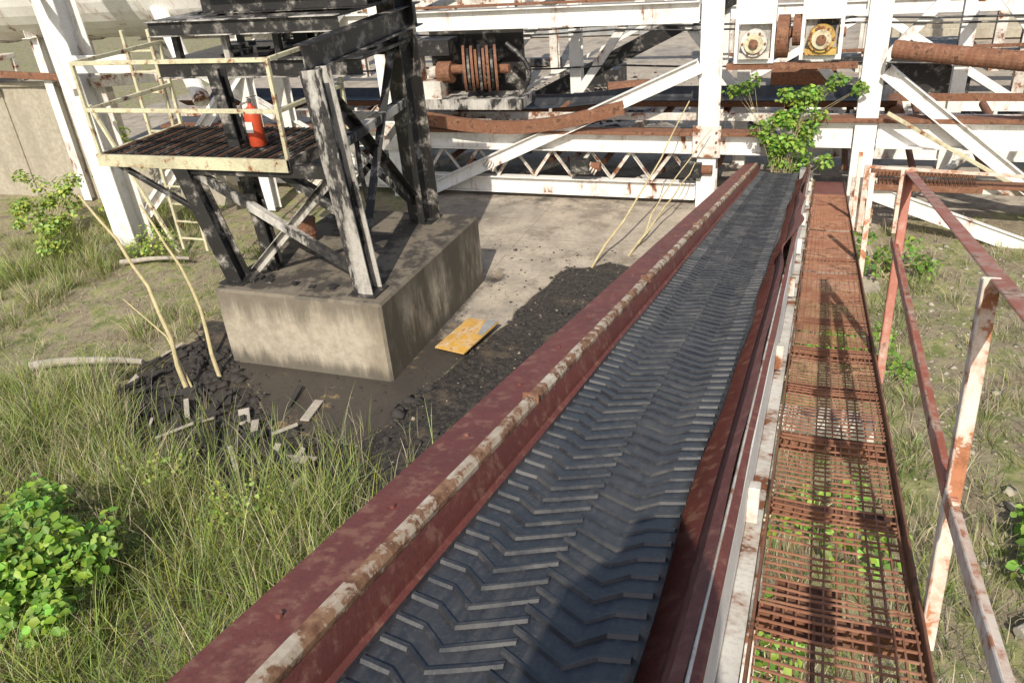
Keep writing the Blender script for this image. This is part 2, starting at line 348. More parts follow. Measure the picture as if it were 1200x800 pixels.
def stemset(base,cs,r_=0.008):
    out=[]
    for c in cs:
        bx=Vector(base)+Vector((random.uniform(-.1,.1),random.uniform(-.1,.1),0));c=Vector(c)
        mid=(bx+c)/2+Vector((random.uniform(-.08,.08),random.uniform(-.08,.08),0.05));out.append(([bx,mid,c],r_))
    return out
def bush(name,bx,by,R_,Hh,nc,n,size,col):
    cs=[(bx+random.gauss(0,R_*0.45),by+random.gauss(0,R_*0.45),random.uniform(0.2,1.0)*Hh) for _ in range(nc)]
    return leaves(cs,[random.uniform(0.14,0.26) for _ in range(nc)],n,size,col,name,stemset((bx,by,0),cs))
G1=(0.22,0.39,0.065);G2=(0.17,0.31,0.055);G3=(0.31,0.44,0.10)
bush("broadleaf_bush",-6.35,3.35,0.8,1.0,30,2900,(0.05,0.11),G1)
bush("broadleaf_bush",-7.3,3.9,0.6,0.7,14,900,(0.05,0.10),G1)
bush("weed_plant",-5.2,4.9,0.35,0.4,7,220,(0.03,0.06),G3)
bush("weed_plant",-6.6,5.3,0.4,0.4,8,220,(0.03,0.06),G3)
bush("sapling_bush",-15.2,11.6,0.9,1.3,20,1500,(0.05,0.10),G3)
bush("sapling_bush",-14.0,10.6,0.5,1.0,10,520,(0.05,0.10),G3)
bush("sapling_bush",-13.9,12.6,0.5,2.4,14,700,(0.05,0.10),G3)
bush("weed_plant",-11.9,11.2,0.4,0.8,9,360,(0.04,0.08),G3)
bush("vine_bush",3.0,7.2,0.6,0.6,12,550,(0.07,0.13),G1)
bush("vine_bush",2.2,6.4,0.4,0.4,7,260,(0.06,0.12),G1)
bush("vine_bush",0.35,6.4,0.6,0.5,9,260,(0.05,0.10),G1)
bush("vine_bush",0.1,4.6,0.5,0.4,7,220,(0.05,0.10),G1)
bush("vine_bush",0.6,9.4,0.7,0.6,10,350,(0.05,0.10),G2)
bush("vine_bush",1.1,12.5,0.6,0.6,9,350,(0.05,0.10),G2)
cs=[(-0.62+random.gauss(0,0.22),15.0+random.gauss(0,0.15),random.uniform(0.9,1.9)) for _ in range(30)]+[(-0.4+random.gauss(0,0.16),15.0,random.uniform(1.9,2.35)) for _ in range(7)]
leaves(cs,[0.17],2300,(0.05,0.10),G1,"climbing_vine",stemset((-0.7,15,0.2),cs,0.006))
cs=[(-1.35+random.gauss(0,0.15),15.2+random.gauss(0,0.1),random.uniform(2.2,2.5)) for _ in range(5)]+[(0.1+random.gauss(0,0.15),15.2,random.uniform(2.2,2.5)) for _ in range(5)]
leaves(cs,[0.13],360,(0.05,0.1),G2,"climbing_vine",stemset((-0.9,15.2,1.2),cs,0.005))
def sapling(name,pts_,r_,m,leaf=None):
    e=empty(name);b=B("stem");b.tube([Vector(q) for q in pts_],r_,m,8,0.45);b.done(0,e)
    return e
def curve_pts(A,Bp,bend,n=7,jit=0.0):
    A=Vector(A);Bp=Vector(Bp);return [A.lerp(Bp,i/n)+Vector(bend)*math.sin(math.pi*i/n)+Vector((random.gauss(0,jit),random.gauss(0,jit),0)) for i in range(n+1)]
sapling("bare_sapling",curve_pts((-7.76,7.05,0),(-9.2,7.6,2.55),(0.28,0,0.15),8,.015),0.034,STALK)
sapling("bare_sapling",curve_pts((-7.6,7.5,0),(-8.6,8.0,2.3),(0.22,0,0.1),8,.015),0.030,STALK)
sapling("bare_sapling",[(-7.7,7.1,0),(-8.1,7.3,.7),(-8.9,7.5,1.1)],0.015,STALK)
sapling("leaning_stalk",curve_pts((-3.45,12.1,0),(-2.35,15.1,2.1),(0.12,0,0.05),8,.02),0.022,STALK)
sapling("leaning_stalk",curve_pts((-2.95,12.7,0),(-2.2,15.1,0.95),(0.05,0,0.0),8,.02),0.022,STALK)
sapling("leaning_stalk",curve_pts((-2.9,13.2,0),(-1.9,15.1,1.6),(-0.1,0,0.0),8,.02),0.016,STALK)
# ---------------------------------------------------------------- coal rubble / pebbles
def rubble(name,n,samp,smin,smax,m):
    base=np.array([(1,0,0),(-1,0,0),(0,1,0),(0,-1,0),(0,0,1),(0,0,-1)],float)
    fc=np.array([(0,2,4),(2,1,4),(1,3,4),(3,0,4),(2,0,5),(1,2,5),(3,1,5),(0,3,5)])
    xs,ys=samp(n);n=len(xs);s=smin+(smax-smin)*rng.random(n)**6
    V=base[None]*s[:,None,None]*rng.uniform(0.5,1.3,(n,6,1))*np.array([1,1,0.5])
    V+=rng.normal(0,0.15,(n,6,3))*s[:,None,None]
    th=rng.uniform(0,6.28,n);cx=np.cos(th)[:,None];sx=np.sin(th)[:,None]
    Vx=V[:,:,0]*cx-V[:,:,1]*sx;Vy=V[:,:,0]*sx+V[:,:,1]*cx;V[:,:,0]=Vx+xs[:,None];V[:,:,1]=Vy+ys[:,None]
    V[:,:,2]+=(gz(xs,ys)+s*0.1)[:,None]
    Fc=((np.arange(n)*6)[:,None,None]+fc[None]).reshape(-1,3)
    return np_mesh(name,V.reshape(-1,3),None,Fc,m)
def samp_coal(n):
    xs=rng.uniform(-9,-1.5,n*5);ys=rng.uniform(5,12.6,n*5);g,c,k,_=masks(xs,ys);ok=(c>0.35)&(lumpy(xs*2,ys*2)>-0.2+0.6*rng.random(n*5)-.3);return xs[ok][:n],ys[ok][:n]
rubble("coal_rubble",3000,samp_coal,0.010,0.075,STONE)
def samp_c2(n):
    xs=rng.uniform(-9.3,-4.5,n*5);ys=rng.uniform(5,8.2,n*5);g,c,k,_=masks(xs,ys);ok=(c>0.3);return xs[ok][:n],ys[ok][:n]
rubble("coal_rubble",1500,samp_c2,0.02,0.14,STONE)
def samp2(n):
    xs=rng.uniform(-14,4,n*3);ys=rng.uniform(3,13,n*3);g,c,k,_=masks(xs,ys);ok=(c+g*0.5>0.3);return xs[ok][:n],ys[ok][:n]
rubble("scattered_stones",3800,samp2,0.008,0.04,PEBB)
def samp3(n): 
    xs=rng.uniform(-8,-2.2,n);ys=rng.uniform(6.4,13,n);return xs,ys
rubble("coal_crumbs",2300,samp3,0.006,0.035,STONE)
def samp4(n): return rng.uniform(1,5,n),rng.uniform(2.5,14,n)
rubble("pale_gravel",1100,samp4,0.02,0.09,WALLC)
for nm,A,Bq,wd in [("driftwood_log",(-10.6,7.0,0.08),(-8.9,7.5,0.10),0.07),("driftwood_log",(-12.3,10.6,0.08),(-11.0,11.0,0.10),0.05),("driftwood_log",(1.9,5.5,.08),(2.9,6.6,.08),.05)]:
    b=B(nm);b.tube(curve_pts(A,Bq,(0,0.06,0.02),5,.02),wd,WOODM,9,0.6);b.done(0)
b=B("charred_wood_debris")
for i in range(85):
    cx=random.uniform(-9.0,-5.0);cy=7.0-(cx+9)*0.35+random.gauss(0,0.4);t_=random.uniform(0,3.14);l_=random.uniform(0.10,0.5)
    if -7.75<cx+l_*math.cos(t_)<-5 and cy+l_>7.9: continue
    b.beam((cx,cy,0.03),(cx+l_*math.cos(t_),cy+l_*math.sin(t_),0.03+random.uniform(0,0.12)),random.uniform(.02,.15),0.025,random.choice([STONE,STONE,STONE,STONE,STONE,STONE,WOODM]))
b.done(0.003)
b=B("yellow_sheet_plate");zz=0.05
b.raw([(-4.86,8.86,zz),(-4.36,8.74,zz+.02),(-4.18,9.66,zz+.07),(-4.72,9.76,zz+.02),(-4.86,8.86,zz+.02),(-4.36,8.74,zz+.04),(-4.18,9.66,zz+.09),(-4.72,9.76,zz+.04)],[(3,2,1,0),(4,5,6,7),(0,1,5,4),(1,2,6,5),(2,3,7,6),(3,0,4,7)],YEL)
b.raw([(-4.36,9.25,zz+.068),(-4.275,9.23,zz+.075),(-4.19,9.655,zz+.098),(-4.40,9.69,zz+.08)],[(0,1,2,3)],GREYP)
b.done(0)
# ---------------------------------------------------------------- inclined belt conveyor (local frame)
MC=Matrix.Translation((0,0,H))@Matrix.Rotation(-S,4,'X')
conv=empty("chevron_belt_conveyor",MC)
BX0,BX1,BZ=-0.966,-0.300,-1.38;YE=15.0
def prof(u): return 0.018*(abs(u))**2.2
nu=16;ys=np.arange(-1.2,YE+0.01,0.12);vs=[];
def belt_pt(u,yy,dz=0.0):
    wob=0.010*math.sin(yy*1.7)+0.006*math.sin(yy*4.1)
    xx=(BX0+BX1)/2+u*(BX1-BX0)/2+(wob if u>0 else 0)*abs(u)**3
    return (xx,yy,BZ+prof(u)+0.004*math.sin(yy*2.3+u*2)*abs(u)-0.012*(0.5+0.5*math.sin(yy*5.24))*(1-u*u)+dz)
b=B("belt")
vs=[belt_pt(-1+2*i/nu,yy,dz) for dz in(0,-0.014) for yy in ys for i in range(nu+1)]
ny=len(ys);K=nu+1;fs=[]
for j in range(ny-1):
    for i in range(nu):
        q=j*K+i;fs.append((q,q+1,q+1+K,q+K));o=ny*K;fs.append((o+q,o+q+K,o+q+1+K,o+q+1))
    for i in(0,nu):
        q=j*K+i;o=ny*K;fs.append((q,q+K,o+q+K,o+q))
b.raw(vs,fs,RUBBER)
n_=12;rr=0.2;vs=[];fs=[]
for k in range(n_+1):
    an=math.pi*k/n_
    for u in(-1,-0.5,0,0.5,1):
        q=belt_pt(u,YE);vs.append((q[0],YE+rr*math.sin(an),q[2]-rr+rr*math.cos(an)))
for k in range(n_):
    for i in range(4):
        q=k*5+i;fs.append((q,q+1,q+6,q+5))
b.raw(vs,fs,RUBBER)
b.box((BX0,-1.2,BZ-0.42),(BX1,YE,BZ-0.40),RUBBER)
bo=b.done(0,conv)
for pl in bo.data.polygons: pl.use_smooth=True
b=B("chevron_ribs")
def rib(path,y0,hh):
    vs=[]
    hb,ht=0.0140,0.0070
    for (xx,dy) in path:
        u=(xx-(BX0+BX1)/2)/((BX1-BX0)/2);q=belt_pt(u,y0+dy)
        vs+=[(xx,y0+dy-hb,q[2]-0.001),(xx,y0+dy-ht,q[2]+hh),(xx,y0+dy+ht,q[2]+hh),(xx,y0+dy+hb,q[2]-0.001)]
    fs=[]
    for i in range(len(path)-1):
        o=i*4
        for k in range(3): fs.append((o+k,o+4+k,o+5+k,o+1+k))
    e=(len(path)-1)*4;fs+=[(0,1,2,3),(e+3,e+2,e+1,e)]
    b.raw(vs,fs,RIB)
cx=(BX0+BX1)/2
yy=-1.0;k=0
while yy<YE-0.05:
    j=lambda:random.gauss(0,.0018)
    rib([(cx-.318+j(),.004+j()),(cx-.235,.0),(cx-.160,-.058+j()),(cx-.055,.008),(cx+.012+j(),.046)],yy,0.0095+random.gauss(0,.0008))
    rib([(cx+.318+j(),.004+j()),(cx+.235,.0),(cx+.160,-.058+j()),(cx+.055,.008),(cx-.012+j(),.046)],yy+0.047,0.0095+random.gauss(0,.0008))
    yy+=0.094
b.done(0,conv)
b=B("left_skirt")
def strip(pts,y0,y1,m,step=0.5,wob=0.0,seed=0):
    n=max(1,int((y1-y0)/step));K=len(pts);vs=[];fs=[]
    for j in range(n+1):
        yy=y0+(y1-y0)*j/n;o=wob*(math.sin(yy*2.1+seed)+0.6*math.sin(yy*5.3+seed*2))
        for i,(x_,z_) in enumerate(pts):
            vs.append((x_+o*(i/(K-1) if K>1 else 1),yy,z_+o*0.3))
    for j in range(n):
        for i in range(K-1):
            q=j*K+i;fs.append((q,q+1,q+K+1,q+K))
    b.raw(vs,fs,m)
LW=15.6
strip([(-1.045,-1.305),(-1.02,-1.40),(-0.93,-1.46),(-0.93,-1.50)],-1.5,LW,REDOX,0.4,0.004)
def ridge(y0,y1,x0,x1,z0,z1,m,amp):
    n=int((y1-y0)/0.15);vs=[];fs=[]
    for j in range(n+1):
        yy=y0+(y1-y0)*j/n;o=amp*(math.sin(yy*3.1)+.7*math.sin(yy*7.7+1)+.5*math.sin(yy*17))
        zc=(z0+z1)/2
        for (px_,pz_) in((x0,z0),(x0,zc),(x0+.012,z1),(x1-.012,z1),(x1,zc),(x1,z0)): vs.append((px_+o,yy,pz_+o*.6))
    for j in range(n):
        for i in range(5): q=j*6+i;fs.append((q,q+6,q+7,q+1))
    b.raw(vs,fs,m)
ridge(-1.5,LW,-1.108,-1.052,-1.314,-1.272,RIDGE,0.0022)
for yj in [0.6,3.1,5.6,8.1,10.6,13.1]:
    b.box((-1.118,yj,-1.330),(-1.044,yj+0.012,-1.262),RUST)
strip([(-1.106,-1.318),(-1.325,-1.335),(-1.335,-1.345),(-1.335,-1.46)],-1.5,LW+0.6,REDOX,0.4,0.004,2)
b.box((-1.325,-1.5,-1.62),(-1.31,LW,-1.342),WHITE2)
for yj in np.arange(-1,15,0.62): b.cyl((-1.22,yj,-1.327),(-1.22,yj,-1.315),0.010,REDOX,8)
b.done(0.0,conv)
b=B("right_skirt")
def bulge(yy): return 0.085*math.exp(-((yy-8.6)/0.6)**2)-0.055*math.exp(-((yy-7.0)/0.45)**2)+0.06*math.exp(-((yy-10.4)/0.5)**2)-0.04*math.exp(-((yy-11.6)/0.5)**2)
vs=[];fs=[];PR=[(-0.40,-1.53),(-0.31,-1.47),(-0.25,-1.43),(-0.205,-1.30),(-0.175,-1.275),(-0.17,-1.272)];n=160;K=len(PR)
for j in range(n+1):
    yy=-1.5+(YE+2)*j/n;o=bulge(yy)+0.004*math.sin(yy*4)
    for i,(x_,z_) in enumerate(PR): vs.append((x_+o*(i/(K-1))**2,yy,z_+0.4*abs(o)*(i/(K-1))**2))
for j in range(n):
    for i in range(K-1):
        q=j*K+i;fs.append((q,q+1,q+K+1,q+K))
b.raw(vs,fs,REDOX)
b.box((-0.166,-1.5,-1.30),(-0.158,6.0,-1.270),WHITE2)
b.box((-0.166,6.0,-1.32),(-0.158,YE,-1.305),WHITE2)
strip([(-0.158,-1.290),(-0.136,-1.295),(-0.132,-1.305)],-1.5,YE,REDOX,0.5,0.003,4)
b.box((-0.142,-1.5,-1.62),(-0.130,YE,-1.308),WHITE)
b.box((-0.130,-1.5,-1.635),(-0.065,YE,-1.62),WHITE2)
for k in range(9):
    y_=1.0+k*1.9
    b.box((-0.129,y_,-1.60),(-0.085,y_+0.07,-1.45),WHITE2)
    b.box((-0.17,y_+.4,-1.80),(-0.04,y_+0.5,-1.64),CREAM)
b.done(0.004,conv)
b=B("frame")
b.chan((-1.20,-1.5,-1.60),(-1.20,YE,-1.60),0.08,0.22,0.012,WHITE2)
b.chan((-0.25,-1.5,-1.72),(-0.25,YE,-1.72),0.08,0.22,0.012,WHITE2)
for k in range(12):
    y_=0.4+k*1.28
    b.cyl((-1.0,y_,-1.47),(-0.42,y_,-1.47),0.045,RUST,14)
    b.cyl((-1.0,y_+0.6,-1.86),(-0.28,y_+0.6,-1.86),0.045,RUST,14)
    b.beam((-1.2,y_+.2,-1.68),(-0.25,y_+.2,-1.68),0.06,0.06,WHITE2)
b.cyl((-0.97,YE,-1.60),(-0.30,YE,-1.60),0.198,RUST,24)
b.box((-0.30,YE-0.25,-1.70),(-0.2,YE+0.3,-1.30),GREYP)
b.done(0.004,conv)
for yb in (4.2,9.6):
    b=B("conveyor_support_bent")
    zt=H-yb*math.sin(S)/math.cos(S)-1.95
    for xx in(-1.2,-0.15):
        b.ibeam((xx,yb,0),(xx,yb,zt),0.15,0.15,0.012,WHITE2,(0,1,0))
    b.beam((-1.2,yb,0.3),(-0.15,yb,zt-0.1),0.06,0.06,WHITE2)
    b.beam((-1.35,yb,zt+0.06),(0.45,yb,zt+0.06),0.12,0.12,WHITE2)
    b.done(0.004)
# ---------------------------------------------------------------- grating walkway
walk=empty("grating_walkway",MC)
WX0,WX1,WZ=-0.050,0.445,-1.60;WE=15.9
b=B("grating_bars")
panels=[(-0.8,0.95),(0.97,2.40),(2.42,3.9),(3.92,5.4),(5.42,7.0),(7.02,8.6),(8.62,10.3),(10.32,12.0),(12.02,13.9)]
for pi,(y0,y1) in enumerate(panels):
    tilt=random.uniform(-0.012,0.012);dz=random.uniform(-0.014,0.0)
    nb=13
    for i in range(nb):
        xx=WX0+0.02+(WX1-WX0-0.04)*i/(nb-1)+random.gauss(0,0.002)
        sag=-0.012*math.sin(math.pi*i/(nb-1))
        if y0<5 and i<5 : sag-=0.012
        b.beam((xx,y0,WZ+dz+sag),(xx+random.gauss(0,0.005),y1,WZ+dz+tilt+sag),0.0060,0.016,GRATE)
    yy=y0+0.01
    while yy<y1:
        jx=random.gauss(0,0.004);f_=tilt*(yy-y0)/(y1-y0)
        x1_=WX1-0.012
        if random.random()<0.03: yy+=0.046;continue
        b.beam((WX0+0.012,yy,WZ+0.004+dz+f_),(0.13,yy+jx,WZ-0.004+dz+f_),0.0065,0.007,GRATE)
        b.beam((0.13,yy+jx,WZ-0.004+dz+f_),(x1_,yy+jx*2,WZ+0.004+dz+f_),0.0065,0.007,GRATE)
        yy+=0.047
b.done(0,walk)
b=B("walkway_frame")
b.box((WX1-0.004,-1,WZ-0.11),(WX1+0.006,WE,WZ+0.03),RUST)
b.box((WX1+0.006,-1,WZ-0.11),(WX1+0.035,WE,WZ-0.10),RUST)
b.box((WX0-0.006,-1,WZ-0.10),(WX0+0.004,WE,WZ+0.018),RUST)
b.box((0.125,-1,WZ-0.045),(0.137,2.40,WZ-0.015),RUST)
for (y0,y1) in panels:
    b.box((WX0+0.004,y1-0.02,WZ-0.10),(WX1-0.004,y1+0.045,WZ-0.03),RUST)
    b.box((WX0+0.004,(y0+y1)/2,WZ-0.085),(WX1-0.004,(y0+y1)/2+0.05,WZ-0.035),RUST)
b.box((WX0+0.006,13.95,WZ-0.012),(WX1-0.006,WE,WZ-0.002),REDOX)
b.box((0.01,2.30,WZ-0.055),(0.22,2.62,WZ-0.045),RUST)
b.done(0.002,walk)
hr=empty("walkway_handrail",MC)
b=B("posts")
HX=0.482
def post(y0,y1,m,top=-0.50,w_=0.05,dx=0.0):
    b.beam((HX,y0,-1.74),(HX+dx,y1,top),w_,0.007,m,(0,1,0),(0,w_/2));b.beam((HX,y0,-1.74),(HX+dx,y1,top),0.007,w_,m,(0,1,0),(w_/2,0))
post(2.50,2.49,RAILWH);post(5.15,5.38,REDPINK,-0.46,dx=.03);post(8.3,8.4,RAILWH,-0.75);post(11.2,11.25,RAILWH,-0.75);post(-0.6,-0.6,RAILWH)
b.done(0.003,hr)
b=B("rails")
A0=(HX+.01,-1.0,-0.545);A1=(HX+.035,5.42,-0.475)
b.beam(A0,A1,0.055,0.008,REDPINK);b.beam((A0[0]+.026,-1,A0[2]-.03),(A1[0]+.026,5.42,A1[2]-.03),0.008,0.055,REDPINK)
b.beam((HX-.03,2.50,-1.155),(HX-.03,5.30,-0.86),0.008,0.055,REDPINK);b.beam((HX-.008,2.50,-1.185),(HX-.008,5.30,-0.89),0.045,0.008,REDPINK)
b.beam((HX-.03,-1.0,-1.16),(HX-.03,2.47,-1.16),0.008,0.055,RAILWH);b.beam((HX-.008,-1.0,-1.19),(HX-.008,2.47,-1.19),0.045,0.008,RAILWH)
b.done(0.003,hr)
# ---------------------------------------------------------------- pier + tower
b=B("concrete_pier");b.box((-7.70,7.95,-0.3),(-5.07,11.28,1.15),CONC);po=b.done(0.035)
tw=empty("steel_tower")
b=B("legs")
ZT=1.15
def leg(A,Bq,w_,m,m2=None,up=(0,1,0)): b.ibeam(A,Bq,w_,w_,0.022,m,up,m2)
leg((-7.5,8.3,ZT),(-7.95,8.3,2.84),0.24,BLACK)
leg((-7.2,8.75,ZT),(-7.55,8.9,3.9),0.18,BLACK)
leg((-5.42,8.3,ZT),(-5.62,8.3,4.0),0.27,BLKWHT,BLACK)
leg((-5.86,10.95,ZT),(-5.88,10.95,4.45),0.36,BLACK,up=(0.4,1,0))
leg((-7.4,10.95,ZT),(-7.5,10.95,4.2),0.24,BLACK)
for q in[(-7.5,8.3),(-5.42,8.3),(-5.86,10.95),(-7.4,10.95)]: b.box((q[0]-.2,q[1]-.2,ZT),(q[0]+.2,q[1]+.2,ZT+.025),BLACK)
b.done(0.003,tw)
b=B("bracing")
b.angle((-7.9,8.32,2.75),(-5.55,8.40,1.35),0.10,0.012,BLKWHT)
b.angle((-5.62,8.36,2.75),(-7.3,8.42,1.25),0.10,0.012,BLKWHT)
b.angle((-6.65,8.40,2.8),(-5.55,8.5,2.0),0.09,0.012,BLACK)
b.angle((-5.60,8.55,3.6),(-5.88,10.8,1.5),0.12,0.012,BLACK,side=-1)
b.angle((-5.52,8.55,1.6),(-5.9,10.8,3.9),0.12,0.012,BLACK,side=-1)
b.beam((-5.6,8.45,3.05),(-5.88,10.8,3.05),0.14,0.12,BLKWHT)
b.beam((-7.9,8.3,2.76),(-5.65,8.3,2.76),0.12,0.16,BLACK)
b.beam((-7.5,10.95,2.8),(-5.9,10.95,2.8),0.12,0.12,BLKWHT)
b.angle((-7.5,10.9,2.8),(-5.95,10.9,1.4),0.09,0.012,BLKWHT);b.angle((-7.4,10.9,1.3),(-5.95,10.9,2.8),0.09,0.012,BLKWHT)
b.angle((-9.1,8.3,2.78),(-7.8,8.3,2.1),0.06,0.01,BLACK)
b.angle((-7.55,8.9,2.9),(-7.4,10.9,1.4),0.09,0.012,BLACK)
b.tube([Vector((-5.9,9.4,3.2)),Vector((-5.93,9.4,2.4)),Vector((-5.9,9.45,1.7))],0.035,BLACK,8)
for k in range(14):
    xx=random.uniform(-7.6,-5.3);yy_=8.2+random.random()*.2;b.box((xx,yy_,1.151),(xx+random.uniform(.04,.14),yy_+random.uniform(.04,.14),1.151+random.uniform(.01,.05)),BLACK)
b.done(0.003,tw)
b=B("platform")
b.box((-9.30,8.22,2.86),(-6.22,9.85,2.90),BLACK)
b.chan((-9.3,8.2,2.85),(-6.2,8.2,2.85),0.05,0.16,0.012,CREAM,side=1)
b.chan((-6.2,8.2,2.85),(-6.2,9.9,2.85),0.05,0.16,0.012,BLACK,side=1)
b.chan((-9.3,9.9,2.85),(-9.3,8.2,2.85),0.05,0.16,0.012,CREAM,side=1)
for k in range(5): b.box((-9.2+k*.7,8.3,2.76),(-9.14+k*.7,9.8,2.858),BLACK)
for k in range(34): b.box((-9.25+k*.09,8.25,2.902),(-9.243+k*.09,9.82,2.922),BLACK if k%3 else RUST)
b.done(0.003,tw)
b=B("platform_railing")
def pr(A,Bq,r_=0.026,m=CREAM): b.beam(A,Bq,r_*2,r_*2,m)
zr=4.12;zm=3.52
pr((-9.25,8.22,zr),(-6.2,8.22,zr));pr((-9.25,8.22,zm),(-6.2,8.22,zm))
pr((-9.25,8.25,zr),(-9.25,9.85,zr));pr((-9.25,8.25,zm),(-9.25,9.85,zm))
pr((-6.2,8.25,zr),(-6.2,9.7,zr+.02));pr((-6.2,8.25,zm),(-6.2,9.7,zm))
for q in[(-9.25,8.22),(-6.2,8.22),(-6.2,9.72),(-9.25,9.85)]: b.beam((q[0],q[1],2.93),(q[0],q[1],zr+.02),0.05,0.05,CREAM,(0,1,0))
for k in range(2):
    b.beam((-9.95+k*.5,9.9,0.8),(-9.95+k*.5,9.9,4.3),0.05,0.05,CREAM,(0,1,0))
for k in range(11): b.beam((-9.93,9.9,1.0+k*.3),(-9.47,9.9,1.0+k*.3),0.03,0.03,CREAM)
b.done(0.004,tw)
b=B("upper_decks")
b.box((-9.0,9.55,3.86),(-5.75,11.1,3.91),BLACK)
b.ibeam((-9.05,9.5,3.80),(-5.7,9.5,3.80),0.14,0.24,0.016,BLKWHT,m2=BLACK);b.ibeam((-9.05,11.15,3.8),(-5.7,11.15,3.8),0.14,0.24,0.016,BLACK)
b.ibeam((-5.68,8.2,4.12),(-5.80,11.4,4.20),0.2,0.32,0.02,BLACK)
b.ibeam((-9.0,9.5,3.78),(-9.0,11.1,3.78),0.12,0.2,0.014,BLACK)
for k in range(4): b.beam((-8.7+k*.85,9.6,3.92),(-8.7+k*.85,9.6,4.42),0.09,0.09,BLKWHT if k%2 else BLACK,(0,1,0));b.beam((-8.7+k*.85,11.0,3.92),(-8.7+k*.85,11.0,4.42),0.09,0.09,BLACK,(0,1,0))
b.box((-8.85,9.4,4.42),(-5.9,11.2,4.47),BLACK);b.ibeam((-8.9,9.35,4.36),(-5.85,9.35,4.36),0.12,0.2,0.014,BLKWHT,m2=BLACK)
b.ibeam((-8.2,9.7,4.62),(-5.6,9.7,4.62),0.16,0.26,0.016,BLACK);b.ibeam((-8.2,10.9,4.62),(-5.6,10.9,4.62),0.16,0.26,0.016,BLACK)
b.box((-8.0,9.5,4.76),(-5.7,11.2,4.80),BLACK)
b.box((-7.6,9.8,4.8),(-6.4,10.8,5.5),BLACK);b.cyl((-6.4,10.3,5.1),(-5.5,10.3,5.1),0.3,BLACK,20)
b.beam((-6.6,9.6,3.92),(-6.1,9.6,4.4),0.1,0.03,BLKWHT)
for k in range(40):
    xx=random.uniform(-8.9,-5.9);yy_=random.uniform(9.6,11.0);zz_=random.choice([3.911,4.471]);b.box((xx,yy_,zz_),(xx+random.uniform(.04,.2),yy_+random.uniform(.04,.2),zz_+random.uniform(.01,.06)),BLACK)
b.done(0.004,tw)
fe=empty("fire_extinguisher")
b=B("body");ex,ey,ez=-7.05,8.80,2.925
prof_=[(0.0,0.085),(0.02,0.10),(0.42,0.10),(0.47,0.085),(0.51,0.05),(0.53,0.028),(0.56,0.028)]
n=24;vs=[];fs=[]
for z_,r_ in prof_:
    for i in range(n): vs.append((ex+r_*1.1*math.cos(2*math.pi*i/n),ey+r_*1.1*math.sin(2*math.pi*i/n),ez+z_))
for j in range(len(prof_)-1):
    for i in range(n): fs.append((j*n+i,j*n+(i+1)%n,(j+1)*n+(i+1)%n,(j+1)*n+i))
fs.append(tuple(reversed(range(n))));fs.append(tuple(range((len(prof_)-1)*n,len(prof_)*n)));b.raw(vs,fs,REDEXT);o=b.done(0,fe)
for pl in o.data.polygons: pl.use_smooth=len(pl.vertices)==4
b=B("valve_and_hose");b.cyl((ex,ey,ez+.555),(ex,ey,ez+.62),0.022,BLACK,10);b.beam((ex-.03,ey,ez+.63),(ex+.14,ey-.02,ez+.66),0.025,0.012,BLACK);b.beam((ex-.03,ey,ez+.60),(ex+.12,ey-.02,ez+.60),0.025,0.012,BLACK)
b.tube([Vector((ex-.02,ey-.02,ez+.58)),Vector((ex-.12,ey-.04,ez+.55)),Vector((ex-.145,ey-.03,ez+.35)),Vector((ex-.13,ey-.02,ez+.1))],0.013,BLACK,8)
b.box((ex-.055,ey-.116,ez+.2),(ex+.055,ey-.108,ez+.34),WHITE);b.done(0.001,fe)
b=B("rusty_bucket");b.cyl((-7.3,9.75,1.155),(-7.3,9.75,1.5),0.14,RUST,18,0.17);b.cyl((-7.3,9.75,1.5),(-7.3,9.75,1.525),0.18,RUST,18);b.cyl((-7.3,9.75,1.30),(-7.3,9.75,1.325),0.165,RUST,18);b.done(0.003)
# ---------------------------------------------------------------- left: column, tank, wall
b=B("tank_support_column");b.ibeam((-12.75,11.5,0.0),(-12.95,11.5,7.0),0.5,0.5,0.03,WHITE,(0,1,0));b.box((-13.3,11.1,-.2),(-12.3,11.95,.12),CONC)
b.ibeam((-12.6,11.8,0.6),(-10.2,15.2,4.6),0.2,0.2,0.016,WHITE);b.beam((-12.8,11.7,3.2),(-9.5,11.9,3.4),0.16,0.2,WHITE2);b.beam((-12.5,11.2,2.9),(-11.4,11.2,0.1),0.06,0.06,CREAM)
b.beam((-12.6,11.2,3.6),(-11.2,11.2,3.6),.05,.3,WHITE);b.beam((-13.0,11.2,4.9),(-11.2,9.9,3.4),.12,.16,WHITE);b.done(0.005)
tk=empty("storage_tank");b=B("shell");b.cyl((-19,14.6,5.1),(-9.4,14.6,5.1),1.5,WHITE,40)
for k in range(4): b.cyl((-18+k*2.6,14.6,5.1),(-17.9+k*2.6,14.6,5.1),1.55,WHITE2,40)
o=b.done(0.004,tk)
b=B("saddles")
for xx in(-16.5,-11.2):
    b.ibeam((xx,14.0,0),(xx,14.0,3.9),0.25,0.25,0.016,WHITE,(0,1,0));b.ibeam((xx,15.2,0),(xx,15.2,3.9),0.25,0.25,0.016,WHITE,(0,1,0));b.ibeam((xx,13.7,3.85),(xx,15.5,3.85),0.25,0.25,0.016,WHITE)
b.cyl((-12.6,13.6,4.4),(-11.0,12.4,2.7),0.16,WHITE,16)
b.done(0.004,tk)
b=B("retaining_wall");b.box((-26,14.1,-.2),(-15.3,14.5,2.65),WALLC);b.box((-15.3,14.1,-.2),(-12.4,14.45,1.1),WALLC);b.box((-26,14.02,2.65),(-15.25,14.58,2.75),WALLC)
for k in range(5): b.box((-25+k*2.2,14.06,0),(-24.94+k*2.2,14.102,2.64),WALLC)
b.done(0.01)
b=B("pipe_rack")
for k in range(6): b.cyl((-19.8+k*.35,13.9,3.4),(-19.8+k*.35,13.9,4.4),0.12,WHITE2,14)
